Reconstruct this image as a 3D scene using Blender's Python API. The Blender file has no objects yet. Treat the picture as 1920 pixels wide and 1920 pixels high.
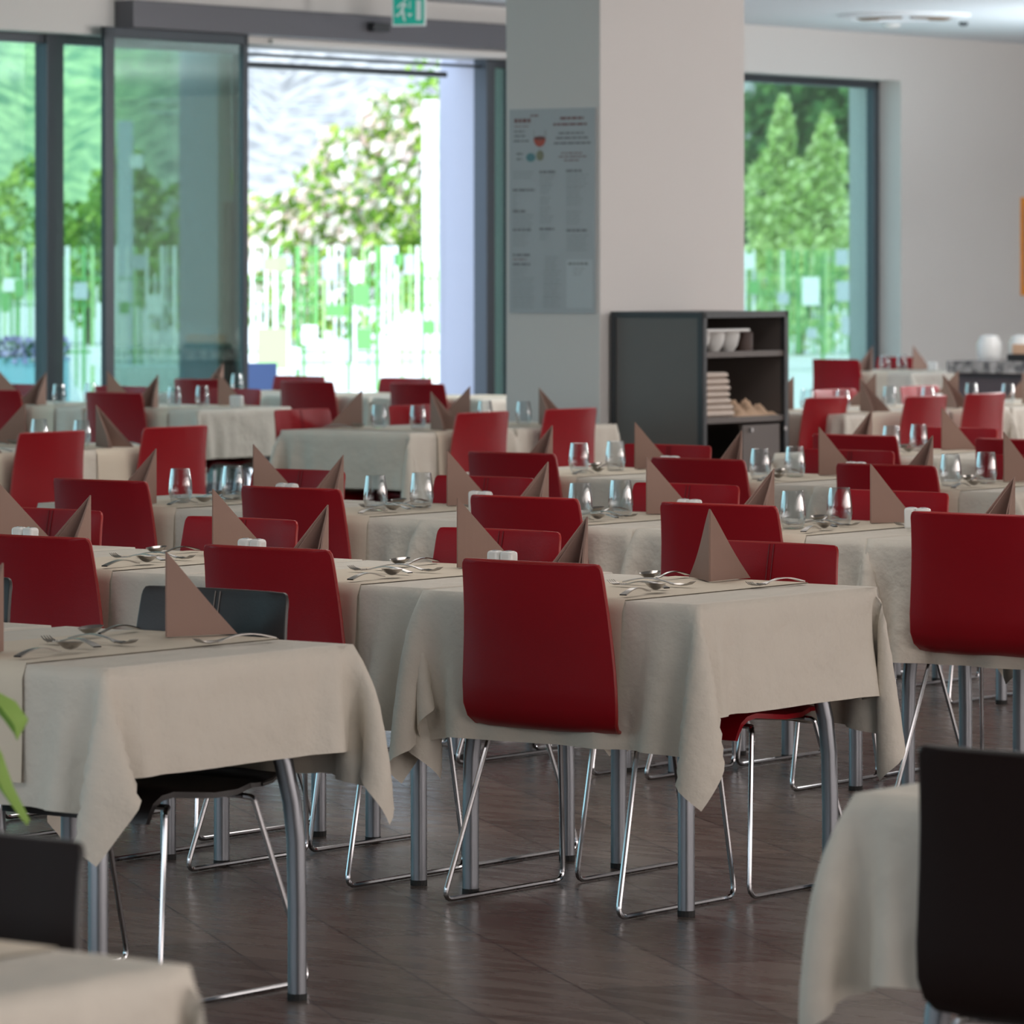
import bpy, bmesh, math, random
import numpy as np
from mathutils import Vector, Matrix
R = math.radians
sc = bpy.context.scene
col = sc.collection
# ---------------------------------------------------------------- camera, world, sun, lamps, added fill lights, exposure
cd = bpy.data.cameras.new('camera'); cam = bpy.data.objects.new('camera', cd); col.objects.link(cam)
cam.location = (0, 0, 1.56); cam.rotation_euler = (R(90), 0, 0)
cd.sensor_width = 36; cd.lens = 165.6; cd.shift_y = -0.2427
cd.clip_start = .5; cd.clip_end = 800
cd.dof.use_dof = True; cd.dof.focus_distance = 12.2; cd.dof.aperture_fstop = 8.5
sc.camera = cam
sc.view_settings.view_transform = 'Standard'; sc.view_settings.look = 'None'
sc.view_settings.gamma = 1; sc.view_settings.use_curve_mapping = False
sc.view_settings.exposure = 0.0
wd = bpy.data.worlds.new('sky'); sc.world = wd; wd.use_nodes = True
wn = wd.node_tree.nodes; wl = wd.node_tree.links
bg = wn['Background']; bg.inputs[0].default_value = (.60, .78, 1, 1); bg.inputs[1].default_value = 2.6
sun = bpy.data.objects.new('sun', bpy.data.lights.new('sun', 'SUN')); col.objects.link(sun)
sun.data.energy = 3.6; sun.data.color = (1, .95, .86); sun.data.angle = R(1)
sun.rotation_euler = (R(42), 0, R(-24))
TH = .650
CT, ST = math.cos(TH), math.sin(TH)
OX, OY = .33, 11.72
def W(p, q, z=0.):           # room axes: p runs along the rows of tables, q runs along the window wall
    return Vector((OX + CT*p + ST*q, OY - ST*p + CT*q, z))
def area(name, p, q, z, sx, sy, energy, color, rot=None, spread=180, portal=False):
    l = bpy.data.lights.new(name, 'AREA'); l.shape = 'RECTANGLE'; l.size = sx; l.size_y = sy
    l.energy = energy; l.color = color; l.spread = R(spread)
    if portal: l.cycles.is_portal = True
    o = bpy.data.objects.new(name, l); col.objects.link(o); o.location = W(p, q, z)
    o.rotation_euler = rot if rot else (0, 0, -TH)
    return o
for k, (p, q) in enumerate([(-1, -6), (-1, 1), (-5, 6), (-1, 8), (5, -3), (5, 6)]):
    area('ceiling_lamp', p, q, 3.36, 2.0, 2.0, 40, (1, .93, .88))
def vrot(dx, dy, dz):
    return Vector((dx, dy, dz)).to_track_quat('-Z', 'Y').to_euler()
def add_fill_point(p, q, z, e, c):  # fill point added out of view to brighten the far room, no fitting there
    l = bpy.data.lights.new('fill_point', 'POINT'); l.energy = e; l.color = c; l.shadow_soft_size = .35
    o = bpy.data.objects.new('fill_point', l); col.objects.link(o); o.location = W(p, q, z)
for p, q, z, e in ((-6, 17, 2.3, 320), (-2, 15, 2.9, 130), (-3, 23, 1.7, 380), (-9.6, 13.6, 3.05, 120), (-12.2, 7.5, 2.6, 30), (-4.5, 10, 3.05, 40)):
    add_fill_point(p, q, z, e, (.98, .95, .94))
area('ceiling_fill', -9.8, 21.5, .95, 1.2, 1.2, 125, (.84, .93, 1), (math.pi, 0, -TH), spread=150)  # unseen upward fill, added only to brighten the ceiling
nin = W(1, 0) - W(0, 0)      # from the window wall into the room
area('right_fill', 11.8, 9, 1.75, 36, 2.3, 1000, (1, .88, .83), vrot(-nin.x, -nin.y, 0))  # warm fill added along the right wall, which has no windows
nq = W(0, 1) - W(0, 0)
area('front_fill', -2, -14.8, 1.75, 20, 2.3, 330, (.80, .91, 1), vrot(nq.x, nq.y, 0))  # cool fill added along the solid front wall for faces turned that way
area('window_portal', -14.5, -1, 1.55, 31, 3.1, 1, (1, 1, 1), vrot(nin.x, nin.y, 0), portal=True)
area('window_portal', -14.5, 19, 1.55, 9, 3.1, 1, (1, 1, 1), vrot(nin.x, nin.y, 0), portal=True)
sc.cycles.use_denoising = True
sc.cycles.max_bounces = 7; sc.cycles.diffuse_bounces = 4; sc.cycles.glossy_bounces = 3
sc.cycles.transmission_bounces = 6; sc.cycles.transparent_max_bounces = 10
sc.cycles.sample_clamp_indirect = 6; sc.cycles.caustics_refractive = False; sc.cycles.caustics_reflective = False
sc.cycles.blur_glossy = 1.0

# ---------------------------------------------------------------- materials
def mat(name, rgb, rough=.6, metal=0., spec=.5, noise=None, bump=None, emit=None, coat=0.):
    m = bpy.data.materials.new(name); m.use_nodes = True
    n = m.node_tree.nodes; l = m.node_tree.links; b = n['Principled BSDF']
    b.inputs['Base Color'].default_value = (*rgb, 1); b.inputs['Roughness'].default_value = rough
    b.inputs['Metallic'].default_value = metal; b.inputs['Specular IOR Level'].default_value = spec
    if coat: b.inputs['Coat Weight'].default_value = coat; b.inputs['Coat Roughness'].default_value = .25
    tc = n.new('ShaderNodeTexCoord')
    if noise:
        sc_, amt = noise; t = n.new('ShaderNodeTexNoise'); t.inputs['Scale'].default_value = sc_; t.inputs['Detail'].default_value = 4
        l.new(tc.outputs['Object'], t.inputs['Vector'])
        mx = n.new('ShaderNodeMix'); mx.data_type = 'RGBA'
        mx.inputs[6].default_value = (*[c*(1-amt) for c in rgb], 1); mx.inputs[7].default_value = (*[min(1, c*(1+amt)) for c in rgb], 1)
        l.new(t.outputs[0], mx.inputs[0]); l.new(mx.outputs[2], b.inputs['Base Color'])
    if bump:
        sc_, st, dist = bump; t = n.new('ShaderNodeTexNoise'); t.inputs['Scale'].default_value = sc_; t.inputs['Detail'].default_value = 5
        l.new(tc.outputs['Object'], t.inputs['Vector'])
        bp = n.new('ShaderNodeBump'); bp.inputs['Strength'].default_value = st; bp.inputs['Distance'].default_value = dist
        l.new(t.outputs[0], bp.inputs['Height']); l.new(bp.outputs[0], b.inputs['Normal'])
    if emit:
        b.inputs['Emission Color'].default_value = (*rgb, 1); b.inputs['Emission Strength'].default_value = emit
    return m
M = {}
M['red'] = mat('red_leather', (.30, .003, .010), .34, spec=.33, noise=(6, .12), bump=(220, .12, .002))
M['red_pipe'] = mat('red_piping', (.36, .025, .022), .35)
M['black'] = mat('black_leather', (.018, .014, .014), .34, spec=.5, bump=(220, .12, .002))
M['black_pipe'] = mat('black_piping', (.05, .045, .042), .35)
M['brown'] = mat('dark_brown_leather', (.017, .009, .008), .5, spec=.12, bump=(220, .12, .002))
M['stitch'] = mat('stitching', (.30, .27, .25), .7)
M['stitch_red'] = mat('dark_red_stitching', (.12, .004, .01), .6)
M['chrome'] = mat('chrome', (.50, .50, .52), .14, metal=1)
M['steel'] = mat('satin_grey_metal', (.22, .23, .25), .34, metal=.85)
M['cutlery'] = mat('cutlery_steel', (.42, .40, .38), .22, metal=1)
M['rubber'] = mat('black_rubber', (.012, .012, .012), .7)
M['cloth'] = mat('cream_cotton', (.68, .635, .555), .62, spec=.35, noise=(3, .03), bump=(9, .5, .03))
M['runner'] = mat('ivory_cotton', (.73, .65, .53), .8, spec=.2, bump=(60, .2, .004))
M['napkin'] = mat('taupe_paper', (.30, .20, .165), .9, spec=.15, bump=(300, .1, .002))
M['ceramic'] = mat('white_ceramic', (.78, .78, .76), .25)
M['board'] = mat('table_board', (.35, .26, .18), .6)
M['wall'] = mat('white_plaster', (.66, .645, .62), .85, spec=.2, noise=(1.5, .02))
M['pillar'] = mat('pillar_plaster', (.68, .66, .64), .75, spec=.3, noise=(1.5, .02))
M['ceil'] = mat('ceiling_paint', (.82, .86, .89), .9, spec=.2)
M['frame'] = mat('anthracite_frame', (.060, .070, .082), .35, metal=.3)
M['box'] = mat('door_operator_grey', (.13, .13, .145), .4, metal=.3)
M['cab'] = mat('grey_brown_laminate', (.125, .105, .095), .38, noise=(4, .08))
M['cabframe'] = mat('dark_grey_edge', (.035, .038, .042), .45)
M['towel'] = mat('folded_linen', (.66, .57, .50), .95, bump=(90, .4, .01))
M['cork'] = mat('beige_cork', (.55, .38, .26), .9, noise=(30, .25), bump=(60, .5, .01))
M['granite'] = mat('speckled_granite', (.12, .10, .10), .25)
M['counter'] = mat('dark_plum_laminate', (.075, .050, .055), .4, noise=(2, .1))
M['green'] = mat('exit_green', (0, .23, .17), .4, emit=.6)
M['white'] = mat('white_print', (.75, .8, .78), .5)
M['paper'] = mat('grey_paper', (.43, .46, .48), .6)
M['ink'] = mat('grey_ink', (.20, .20, .21), .7)
M['ink2'] = mat('faded_ink', (.33, .35, .36), .7)
M['inkred'] = mat('dark_red_ink', (.22, .12, .12), .7)
M['winered'] = mat('red_print', (.45, .10, .07), .7)
M['teal'] = mat('teal_print', (.12, .26, .29), .7)
M['olive'] = mat('olive_print', (.25, .25, .17), .7)
M['orange'] = mat('orange_paint', (.80, .30, .04), .5)
M['blue'] = mat('blue_paint', (.06, .22, .50), .5)
M['fgreen'] = mat('fence_green', (.15, .42, .12), .5)
M['flime'] = mat('fence_light_green', (.40, .64, .26), .5)
M['fwhite'] = mat('fence_white', (.85, .86, .84), .5)
M['fgrey'] = mat('fence_grey', (.48, .52, .56), .5)
M['pave'] = mat('pale_paving', (.74, .73, .70), .8, noise=(1.2, .06))
M['post'] = mat('post_grey', (.50, .56, .62), .5)
M['render'] = mat('exterior_render', (.55, .56, .66), .8)
M['planter'] = mat('pale_blue_planter', (.25, .50, .60), .6)
M['navy'] = mat('navy_mesh', (.03, .06, .16), .6)
M['outcloth'] = mat('white_outdoor_cloth', (.80, .84, .86), .8)
M['bark'] = mat('bark', (.12, .085, .06), .9)
M['panelbrown'] = mat('dark_wood', (.05, .025, .018), .5)
M['wood'] = mat('pale_wood', (.62, .38, .24), .6)
def granite():
    m = M['granite']; n = m.node_tree.nodes; l = m.node_tree.links; b = n['Principled BSDF']
    v = n.new('ShaderNodeTexVoronoi'); v.inputs['Scale'].default_value = 22
    tc = n.new('ShaderNodeTexCoord'); l.new(tc.outputs['Object'], v.inputs['Vector'])
    r = n.new('ShaderNodeValToRGB'); r.color_ramp.elements[0].color = (.05, .04, .045, 1); r.color_ramp.elements[1].color = (.42, .38, .36, 1)
    l.new(v.outputs['Color'], r.inputs[0]); l.new(r.outputs[0], b.inputs['Base Color'])
granite()
def leafmat(name, a, b_, c, tr=.35):
    m = bpy.data.materials.new(name); m.use_nodes = True
    n = m.node_tree.nodes; l = m.node_tree.links; b = n['Principled BSDF']
    g = n.new('ShaderNodeNewGeometry'); r = n.new('ShaderNodeValToRGB')
    e = r.color_ramp.elements; e[0].color = (*a, 1); e[1].color = (*c, 1); x = e.new(.5); x.color = (*b_, 1)
    l.new(g.outputs['Random Per Island'], r.inputs[0]); l.new(r.outputs[0], b.inputs['Base Color'])
    b.inputs['Roughness'].default_value = .6; b.inputs['Specular IOR Level'].default_value = .25
    t = n.new('ShaderNodeBsdfTranslucent'); l.new(r.outputs[0], t.inputs[0])
    mx = n.new('ShaderNodeMixShader'); mx.inputs[0].default_value = tr
    l.new(b.outputs[0], mx.inputs[1]); l.new(t.outputs[0], mx.inputs[2]); l.new(mx.outputs[0], n['Material Output'].inputs[0])
    return m
M['leaf'] = leafmat('leaf_green', (.08, .20, .03), (.25, .46, .06), (.55, .72, .14))
M['leafdark'] = leafmat('leaf_dark_green', (.03, .09, .03), (.08, .22, .06), (.18, .36, .10))
M['leafpale'] = leafmat('leaf_pale', (.35, .52, .12), (.60, .76, .28), (.85, .92, .55))
M['blossom'] = leafmat('blossom', (.85, .62, .58), (.92, .80, .74), (.98, .94, .90), .2)
M['purple'] = leafmat('purple_petal', (.25, .20, .45), (.50, .42, .70), (.70, .66, .85), .2)
M['plantleaf'] = leafmat('houseplant_leaf', (.20, .38, .08), (.28, .48, .10), (.36, .55, .14), .3)
def floormat():
    m = bpy.data.materials.new('brown_stone_tiles'); m.use_nodes = True
    n = m.node_tree.nodes; l = m.node_tree.links; b = n['Principled BSDF']
    tc = n.new('ShaderNodeTexCoord'); mp = n.new('ShaderNodeMapping'); mp.inputs['Rotation'].default_value = (0, 0, TH)
    l.new(tc.outputs['Object'], mp.inputs[0])
    br = n.new('ShaderNodeTexBrick'); br.inputs['Scale'].default_value = 1
    br.inputs['Brick Width'].default_value = .6; br.inputs['Row Height'].default_value = .3; br.inputs['Mortar Size'].default_value = .0035
    br.inputs['Mortar Smooth'].default_value = .2; br.inputs['Bias'].default_value = 0
    br.inputs['Color1'].default_value = (.118, .093, .080, 1); br.inputs['Color2'].default_value = (.185, .148, .128, 1); br.inputs['Mortar'].default_value = (.045, .036, .033, 1)
    l.new(mp.outputs[0], br.inputs[0])
    m2 = n.new('ShaderNodeMapping'); m2.inputs['Rotation'].default_value = (0, 0, TH); m2.inputs['Scale'].default_value = (1.2, 9, 1)
    l.new(tc.outputs['Object'], m2.inputs[0])
    no = n.new('ShaderNodeTexNoise'); no.inputs['Scale'].default_value = 2.2; no.inputs['Detail'].default_value = 6
    l.new(m2.outputs[0], no.inputs[0])
    mx = n.new('ShaderNodeMix'); mx.data_type = 'RGBA'; mx.blend_type = 'OVERLAY'; mx.inputs[0].default_value = .6
    l.new(br.outputs[0], mx.inputs[6]); l.new(no.outputs[0], mx.inputs[7]); l.new(mx.outputs[2], b.inputs['Base Color'])
    rr = n.new('ShaderNodeMapRange'); rr.inputs[3].default_value = .15; rr.inputs[4].default_value = .40
    l.new(no.outputs[0], rr.inputs[0]); l.new(rr.outputs[0], b.inputs['Roughness'])
    n2 = n.new('ShaderNodeTexNoise'); n2.inputs['Scale'].default_value = 9; n2.inputs['Detail'].default_value = 4; l.new(tc.outputs['Object'], n2.inputs[0])
    ad = n.new('ShaderNodeMath'); ad.operation = 'MULTIPLY_ADD'; ad.inputs[1].default_value = -1.5
    l.new(br.outputs['Fac'], ad.inputs[0]); l.new(n2.outputs[0], ad.inputs[2])
    bp = n.new('ShaderNodeBump'); bp.inputs['Strength'].default_value = .45; bp.inputs['Distance'].default_value = .005
    l.new(ad.outputs[0], bp.inputs['Height']); l.new(bp.outputs[0], b.inputs['Normal'])
    b.inputs['Specular IOR Level'].default_value = .6
    return m
M['floor'] = floormat()
def panemat(name, tint, gloss=.08):
    m = bpy.data.materials.new(name); m.use_nodes = True
    n = m.node_tree.nodes; l = m.node_tree.links
    t = n.new('ShaderNodeBsdfTransparent'); t.inputs[0].default_value = (*tint, 1)
    g = n.new('ShaderNodeBsdfGlossy'); g.inputs['Roughness'].default_value = .0
    f = n.new('ShaderNodeLayerWeight'); f.inputs[0].default_value = .3
    mr = n.new('ShaderNodeMath'); mr.operation = 'MULTIPLY_ADD'; mr.inputs[1].default_value = .5; mr.inputs[2].default_value = gloss
    l.new(f.outputs['Fresnel'], mr.inputs[0])
    mx = n.new('ShaderNodeMixShader'); l.new(mr.outputs[0], mx.inputs[0]); l.new(t.outputs[0], mx.inputs[1]); l.new(g.outputs[0], mx.inputs[2])
    l.new(mx.outputs[0], n['Material Output'].inputs[0]); return m
M['pane'] = panemat('tinted_window_glass', (.78, .93, .88), .02)
M['doorpane'] = panemat('sliding_door_glass', (.82, .94, .89), .07)
M['cabglass'] = panemat('smoky_cabinet_glass', (.42, .40, .36), .05)
def glassmat():
    m = bpy.data.materials.new('drinking_glass'); m.use_nodes = True
    n = m.node_tree.nodes; l = m.node_tree.links
    t = n.new('ShaderNodeBsdfTransparent'); t.inputs[0].default_value = (.93, .95, .96, 1)
    g = n.new('ShaderNodeBsdfGlossy'); g.inputs['Roughness'].default_value = .03
    f = n.new('ShaderNodeLayerWeight'); f.inputs[0].default_value = .38
    mx = n.new('ShaderNodeMixShader'); l.new(f.outputs['Facing'], mx.inputs[0]); l.new(t.outputs[0], mx.inputs[1]); l.new(g.outputs[0], mx.inputs[2])
    l.new(mx.outputs[0], n['Material Output'].inputs[0]); return m
M['glass'] = glassmat()
def hillmat():
    m = bpy.data.materials.new('wooded_hillside'); m.use_nodes = True
    n = m.node_tree.nodes; l = m.node_tree.links; b = n['Principled BSDF']
    tc = n.new('ShaderNodeTexCoord'); t = n.new('ShaderNodeTexNoise'); t.inputs['Scale'].default_value = 1.1; t.inputs['Detail'].default_value = 8
    l.new(tc.outputs['Object'], t.inputs[0]); r = n.new('ShaderNodeValToRGB')
    e = r.color_ramp.elements; e[0].position = .35; e[0].color = (.13, .30, .16, 1); e[1].position = .66; e[1].color = (.56, .76, .36, 1)
    l.new(t.outputs[0], r.inputs[0]); b.inputs['Roughness'].default_value = .9
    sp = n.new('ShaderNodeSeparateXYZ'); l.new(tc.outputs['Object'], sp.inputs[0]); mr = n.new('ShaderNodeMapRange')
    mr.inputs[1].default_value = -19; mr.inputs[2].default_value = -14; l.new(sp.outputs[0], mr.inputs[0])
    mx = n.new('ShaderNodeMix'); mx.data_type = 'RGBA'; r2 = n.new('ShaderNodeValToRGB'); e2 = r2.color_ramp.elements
    e2[0].position = .35; e2[0].color = (.19, .19, .19, 1); e2[1].position = .62; e2[1].color = (.46, .45, .43, 1); l.new(t.outputs[0], r2.inputs[0])  # whitish haze over the right of the slope, painted into its colour
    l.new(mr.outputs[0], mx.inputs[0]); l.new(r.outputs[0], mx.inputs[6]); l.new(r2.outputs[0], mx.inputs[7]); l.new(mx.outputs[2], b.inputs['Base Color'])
    return m
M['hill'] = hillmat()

# ---------------------------------------------------------------- mesh helpers
class MB:
    def __init__(s): s.v = []; s.f = []
    def add(s, vs, fs):
        o = len(s.v); s.v += [tuple(x) for x in vs]; s.f += [tuple(i+o for i in f) for f in fs]; return s
    def box(s, x0, x1, y0, y1, z0, z1):
        return s.add([(x, y, z) for z in (z0, z1) for y in (y0, y1) for x in (x0, x1)],
                     [(0, 2, 3, 1), (4, 5, 7, 6), (0, 1, 5, 4), (2, 6, 7, 3), (0, 4, 6, 2), (1, 3, 7, 5)])
    def tube(s, pts, r, n=8, cap=True):
        pts = [Vector(p) for p in pts]; rings = []; up = None
        for i, p in enumerate(pts):
            a = pts[max(i-1, 0)]; b = pts[min(i+1, len(pts)-1)]; d = (b-a).normalized()
            if up is None:
                up = Vector((0, 0, 1)) if abs(d.z) < .9 else Vector((0, 1, 0))
            x = (up - d*up.dot(d)).normalized(); up = x; y = d.cross(x)
            rr = r[i] if isinstance(r, (list, tuple)) else r
            rings.append([p + (x*math.cos(t) + y*math.sin(t))*rr for t in [2*math.pi*k/n for k in range(n)]])
        vs = [v for rg in rings for v in rg]; fs = []
        for i in range(len(pts)-1):
            for k in range(n):
                fs.append((i*n+k, i*n+(k+1) % n, (i+1)*n+(k+1) % n, (i+1)*n+k))
        if cap:
            fs.append(tuple(range(n-1, -1, -1))); fs.append(tuple((len(pts)-1)*n+k for k in range(n)))
        return s.add(vs, fs)
    def lathe(s, prof, n=24, cx=0, cy=0, z=0):
        vs = []; fs = []
        for (r, h) in prof:
            vs += [(cx+r*math.cos(2*math.pi*k/n), cy+r*math.sin(2*math.pi*k/n), z+h) for k in range(n)]
        for i in range(len(prof)-1):
            for k in range(n): fs.append((i*n+k, i*n+(k+1) % n, (i+1)*n+(k+1) % n, (i+1)*n+k))
        return s.add(vs, fs)
    def mesh(s, name, smooth=False, angle=40):
        m = bpy.data.meshes.new(name); m.from_pydata(s.v, [], s.f); m.validate()
        bm = bmesh.new(); bm.from_mesh(m); bmesh.ops.recalc_face_normals(bm, faces=bm.faces)
        if smooth:
            for f in bm.faces: f.smooth = True
            for e in bm.edges:
                if len(e.link_faces) == 2 and e.calc_face_angle(0) > R(angle): e.smooth = False
        bm.to_mesh(m); bm.free(); return m
    def build(s, name, material, parent=None, smooth=False, bevel=0, angle=40):
        o = bpy.data.objects.new(name, s.mesh(name, smooth, angle)); col.objects.link(o)
        o.data.materials.append(material)
        if parent: o.parent = parent
        if bevel:
            b = o.modifiers.new('bevel', 'BEVEL'); b.width = bevel; b.segments = 2; b.limit_method = 'ANGLE'
        return o
def fillet(pts, r, n=4):
    pts = [Vector(p) for p in pts]; out = [pts[0]]
    for i in range(1, len(pts)-1):
        a, b, c = pts[i-1], pts[i], pts[i+1]
        d1 = (a-b); d2 = (c-b); rr = min(r, d1.length*.45, d2.length*.45)
        p1 = b + d1.normalized()*rr; p2 = b + d2.normalized()*rr
        for k in range(n+1):
            t = k/n; out.append(p1*(1-t)**2 + b*2*t*(1-t) + p2*t*t)
    out.append(pts[-1]); return out
def empty(name, label=None, cat=None, group=None):
    o = bpy.data.objects.new(name, None); col.objects.link(o); tag(o, label, cat, group); return o
def tag(o, label=None, cat=None, group=None, kind=None):
    if label: o['label'] = label
    if cat: o['category'] = cat
    if group: o['group'] = group
    if kind: o['kind'] = kind
    return o
def copy_tree(o, parent=None):
    c = o.copy(); col.objects.link(c)
    if parent: c.parent = parent
    for ch in list(o.children): copy_tree(ch, c)
    return c
def place(o, p, q, z=0., rot=0.):
    o.location = W(p, q, z); o.rotation_euler = (0, 0, -TH + rot)
    return o
class Proto:                  # the first use is the original, later uses are copies with copies of their parts
    def __init__(s, root): s.root = root; s.used = False
    def get(s):
        if not s.used: s.used = True; return s.root
        c = copy_tree(s.root)
        for k in ('label', 'group'):
            if k in c: del c[k]
        return c
def room(o, label=None, kind='structure'):     # geometry given in room axes (p, q, z)
    o.location = W(0, 0, 0); o.rotation_euler = (0, 0, -TH)
    if kind: o['kind'] = kind
    if label: o['label'] = label
    return o

# ---------------------------------------------------------------- room shell
WP = -13.90        # inner face of the window wall
FP = -14.13        # window plane
P1, Q0, Q1, HC = 12.0, -15.0, 30.0, 3.42
room(MB().box(-14.4, P1+.2, Q0-.2, Q1+.2, -.2, 0).build('floor', M['floor']), 'brown stone tile floor with a glossy surface')
room(MB().box(-14.4, P1+.2, Q0-.2, Q1+.2, HC, HC+.2).build('ceiling', M['ceil']), 'white plastered ceiling')
w = MB()
w.box(-14.4, WP, Q0, Q1, 3.05, HC)                       # band over the glazing
w.box(-14.4, WP, 18.05, 20.2, 0, 3.05)                   # behind the pillar
w.box(-14.4, WP, 22.98, Q1, 0, 3.05)                     # right of the last window
w.box(-14.4, WP, Q0, -14.0, 0, 3.05)
room(w.build('wall_left', M['wall']), 'white plastered window wall')
room(MB().box(-14.4, P1+.2, Q1, Q1+.2, 0, HC).build('wall_back', M['wall']))
room(MB().box(P1, P1+.2, Q0, Q1, 0, HC).build('wall_right', M['wall']))
room(MB().box(-14.4, P1+.2, Q0-.2, Q0, 0, HC).build('wall_front', M['wall']))
# windows: frame + pane each
def window(n, q0, q1, mull=(), label=None, head=3.05):
    f = MB()
    f.box(FP-.05, FP+.03, q0, q1, head-.06, head); f.box(FP-.05, FP+.03, q0, q1, 0, .05)
    f.box(FP-.05, FP+.03, q0, q0+.05, 0, head); f.box(FP-.05, FP+.03, q1-.07, q1, 0, head)
    for a, b in mull: f.box(FP-.06, FP+.05, a, b, 0, head)
    o = room(f.build('window_%d' % n, M['frame'], bevel=.004), label)
    g = MB().box(FP-.012, FP-.004, q0+.04, q1-.05, .04, head-.05).build('pane', M['pane'], o)
    return o
window(1, -14.0, 15.02, [(a, a+.16) for a in (12.99, 10.3, 7.6, 4.9, 2.2, -.5, -3.2, -5.9, -8.6, -11.3)], 'tall fixed glazing with anthracite mullions left of the door')
window(2, 17.72, 18.08, (), 'narrow fixed glazing between the open door and the pillar')
window(3, 20.2, 22.97, (), 'large window with anthracite frame right of the pillar')
# sliding door
d = MB(); LP = -13.80
d.box(LP-.02, LP+.02, 13.22, 13.31, .02, 3.10); d.box(LP-.02, LP+.02, 14.60, 14.65, .02, 3.10)
d.box(LP-.02, LP+.02, 13.22, 14.65, .02, .10); d.box(LP-.02, LP+.02, 13.22, 14.65, 3.03, 3.10)
o = room(d.build('door_1', M['frame'], bevel=.004), 'glazed sliding door leaf with dark stiles, slid open')
MB().box(LP-.006, LP+.006, 13.30, 14.58, .08, 3.04).build('door_pane', M['doorpane'], o)
# opening frame
d = MB(); d.box(FP-.06, FP+.0, 15.02, 15.06, 0, 3.05); d.box(FP-.06, FP+.06, 17.66, 17.76, 0, 3.05)
d.box(FP-.06, FP+.0, 15.02, 17.7, 2.985, 3.005); d.box(FP-.2, FP-.1, 15.02, 17.4, 2.91, 2.95)
room(d.build('trim_1', M['frame'], bevel=.003), 'dark frame around the open doorway')
room(MB().box(-13.9, -13.73, 13.44, 18.2, 3.10, 3.28).build('trim_2', M['box'], bevel=.004), 'long dark grey door operator box over the doorway')
room(MB().box(-13.92, -13.86, 15.0, 18.2, 3.055, 3.085).build('trim_3', M['ceramic']), 'pale strip under the door operator box')
# wing walls outside the door
room(MB().box(-14.54, FP-.02, 17.70, 17.95, 0, 3.15).build('wall_door_right', M['render']), 'lavender white wing wall at the right of the doorway')
room(MB().box(-14.58, FP-.10, 14.86, 15.0, 0, 3.15).build('wall_door_left', M['render']), 'grey wing wall seen through the sliding door')
# pillar
room(MB().box(-8.215, -7.6, 10.207, 11.533, 0, HC).build('wall_pillar', M['pillar'], bevel=.006), 'broad plastered pillar carrying a menu poster')
room(MB().box(WP, WP+.015, 22.98, Q1, 0, .08).build('baseboard_left', M['frame']))

# ---------------------------------------------------------------- poster on the pillar (plane q = 10.02, facing -q)
QP = 10.205
po = empty('menu_poster', 'grey menu poster with small printed columns on the pillar', 'poster')
room(po, None, None); po.location = W(0, 0, 0)
pp0, pp1, pz0, pz1 = -8.185, -7.625, 1.30, 2.37
MB().box(pp0, pp1, QP-.006, QP, pz0, pz1).build('sheet', M['paper'], po)
def px(u): return pp0 + (u-88)/(800-88)*(pp1-pp0)          # layout of the printed sheet
def pz(v): return pz1 - (v-78)/(1835-78)*(pz1-pz0)
rnd = random.Random(4)
def bars(name, m, lines):
    b = MB()
    for (u0, u1, v, hgt) in lines:
        u = u0
        while u < u1:
            wv = min(rnd.uniform(18, 60), u1-u)
            b.box(px(u), px(u+wv), QP-.0075, QP-.006, pz(v+hgt), pz(v)); u += wv + 9
    return b.build(name, m, po)
bars('heading_lettering', M['inkred'], [(130, 265, 160, 34), (265, 330, 128, 16), (130, 250, 222, 8), (512, 705, 152, 24), (455, 730, 206, 20)])
bars('intro_lettering', M['ink'], [(130, 215, 262, 14), (130, 220, 302, 14), (125, 250, 345, 14), (500, 715, 284, 15), (478, 740, 325, 15), (460, 760, 370, 15), (150, 200, 455, 16), (150, 195, 500, 16)])
bars('small_red_lettering', M['inkred'], [(520, 690, 458, 10), (500, 735, 488, 10), (545, 670, 520, 10), (120, 230, 1368, 10)])
sec = []; hd = []
for (u0, u1, v0_, n_, h_) in [(118, 290, 615, 3, 0), (118, 300, 765, 1, 1), (118, 165, 810, 6, 0), (118, 225, 948, 1, 1), (118, 290, 985, 5, 0), (118, 275, 1108, 1, 1), (118, 250, 1150, 5, 0), (118, 265, 1325, 1, 1), (118, 260, 1405, 1, 1), (118, 240, 1450, 3, 0), (118, 300, 1530, 3, 0), (118, 300, 1610, 4, 0), (118, 300, 1705, 4, 0),
                            (340, 475, 612, 1, 1), (340, 460, 650, 4, 0), (345, 440, 745, 3, 0), (345, 435, 840, 3, 0), (345, 435, 925, 3, 0), (345, 460, 1000, 3, 0), (340, 462, 1102, 1, 1), (340, 420, 1145, 3, 0), (385, 500, 1350, 5, 0), (375, 520, 1470, 5, 0), (375, 520, 1585, 5, 0), (370, 520, 1700, 4, 0),
                            (562, 690, 605, 1, 1), (562, 750, 645, 5, 0), (565, 690, 755, 4, 0), (565, 700, 850, 3, 0), (565, 690, 960, 5, 0), (565, 730, 1115, 1, 1), (565, 745, 1165, 6, 0), (580, 740, 1400, 1, 1), (620, 715, 1450, 3, 0)]:
    for k in range(n_):
        (hd if h_ else sec).append((u0, u1-(k*13) % 30, v0_+k*25, 20 if h_ else 7))
bars('section_headings', M['ink'], hd); bars('menu_lettering', M['ink2'], sec)
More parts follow.
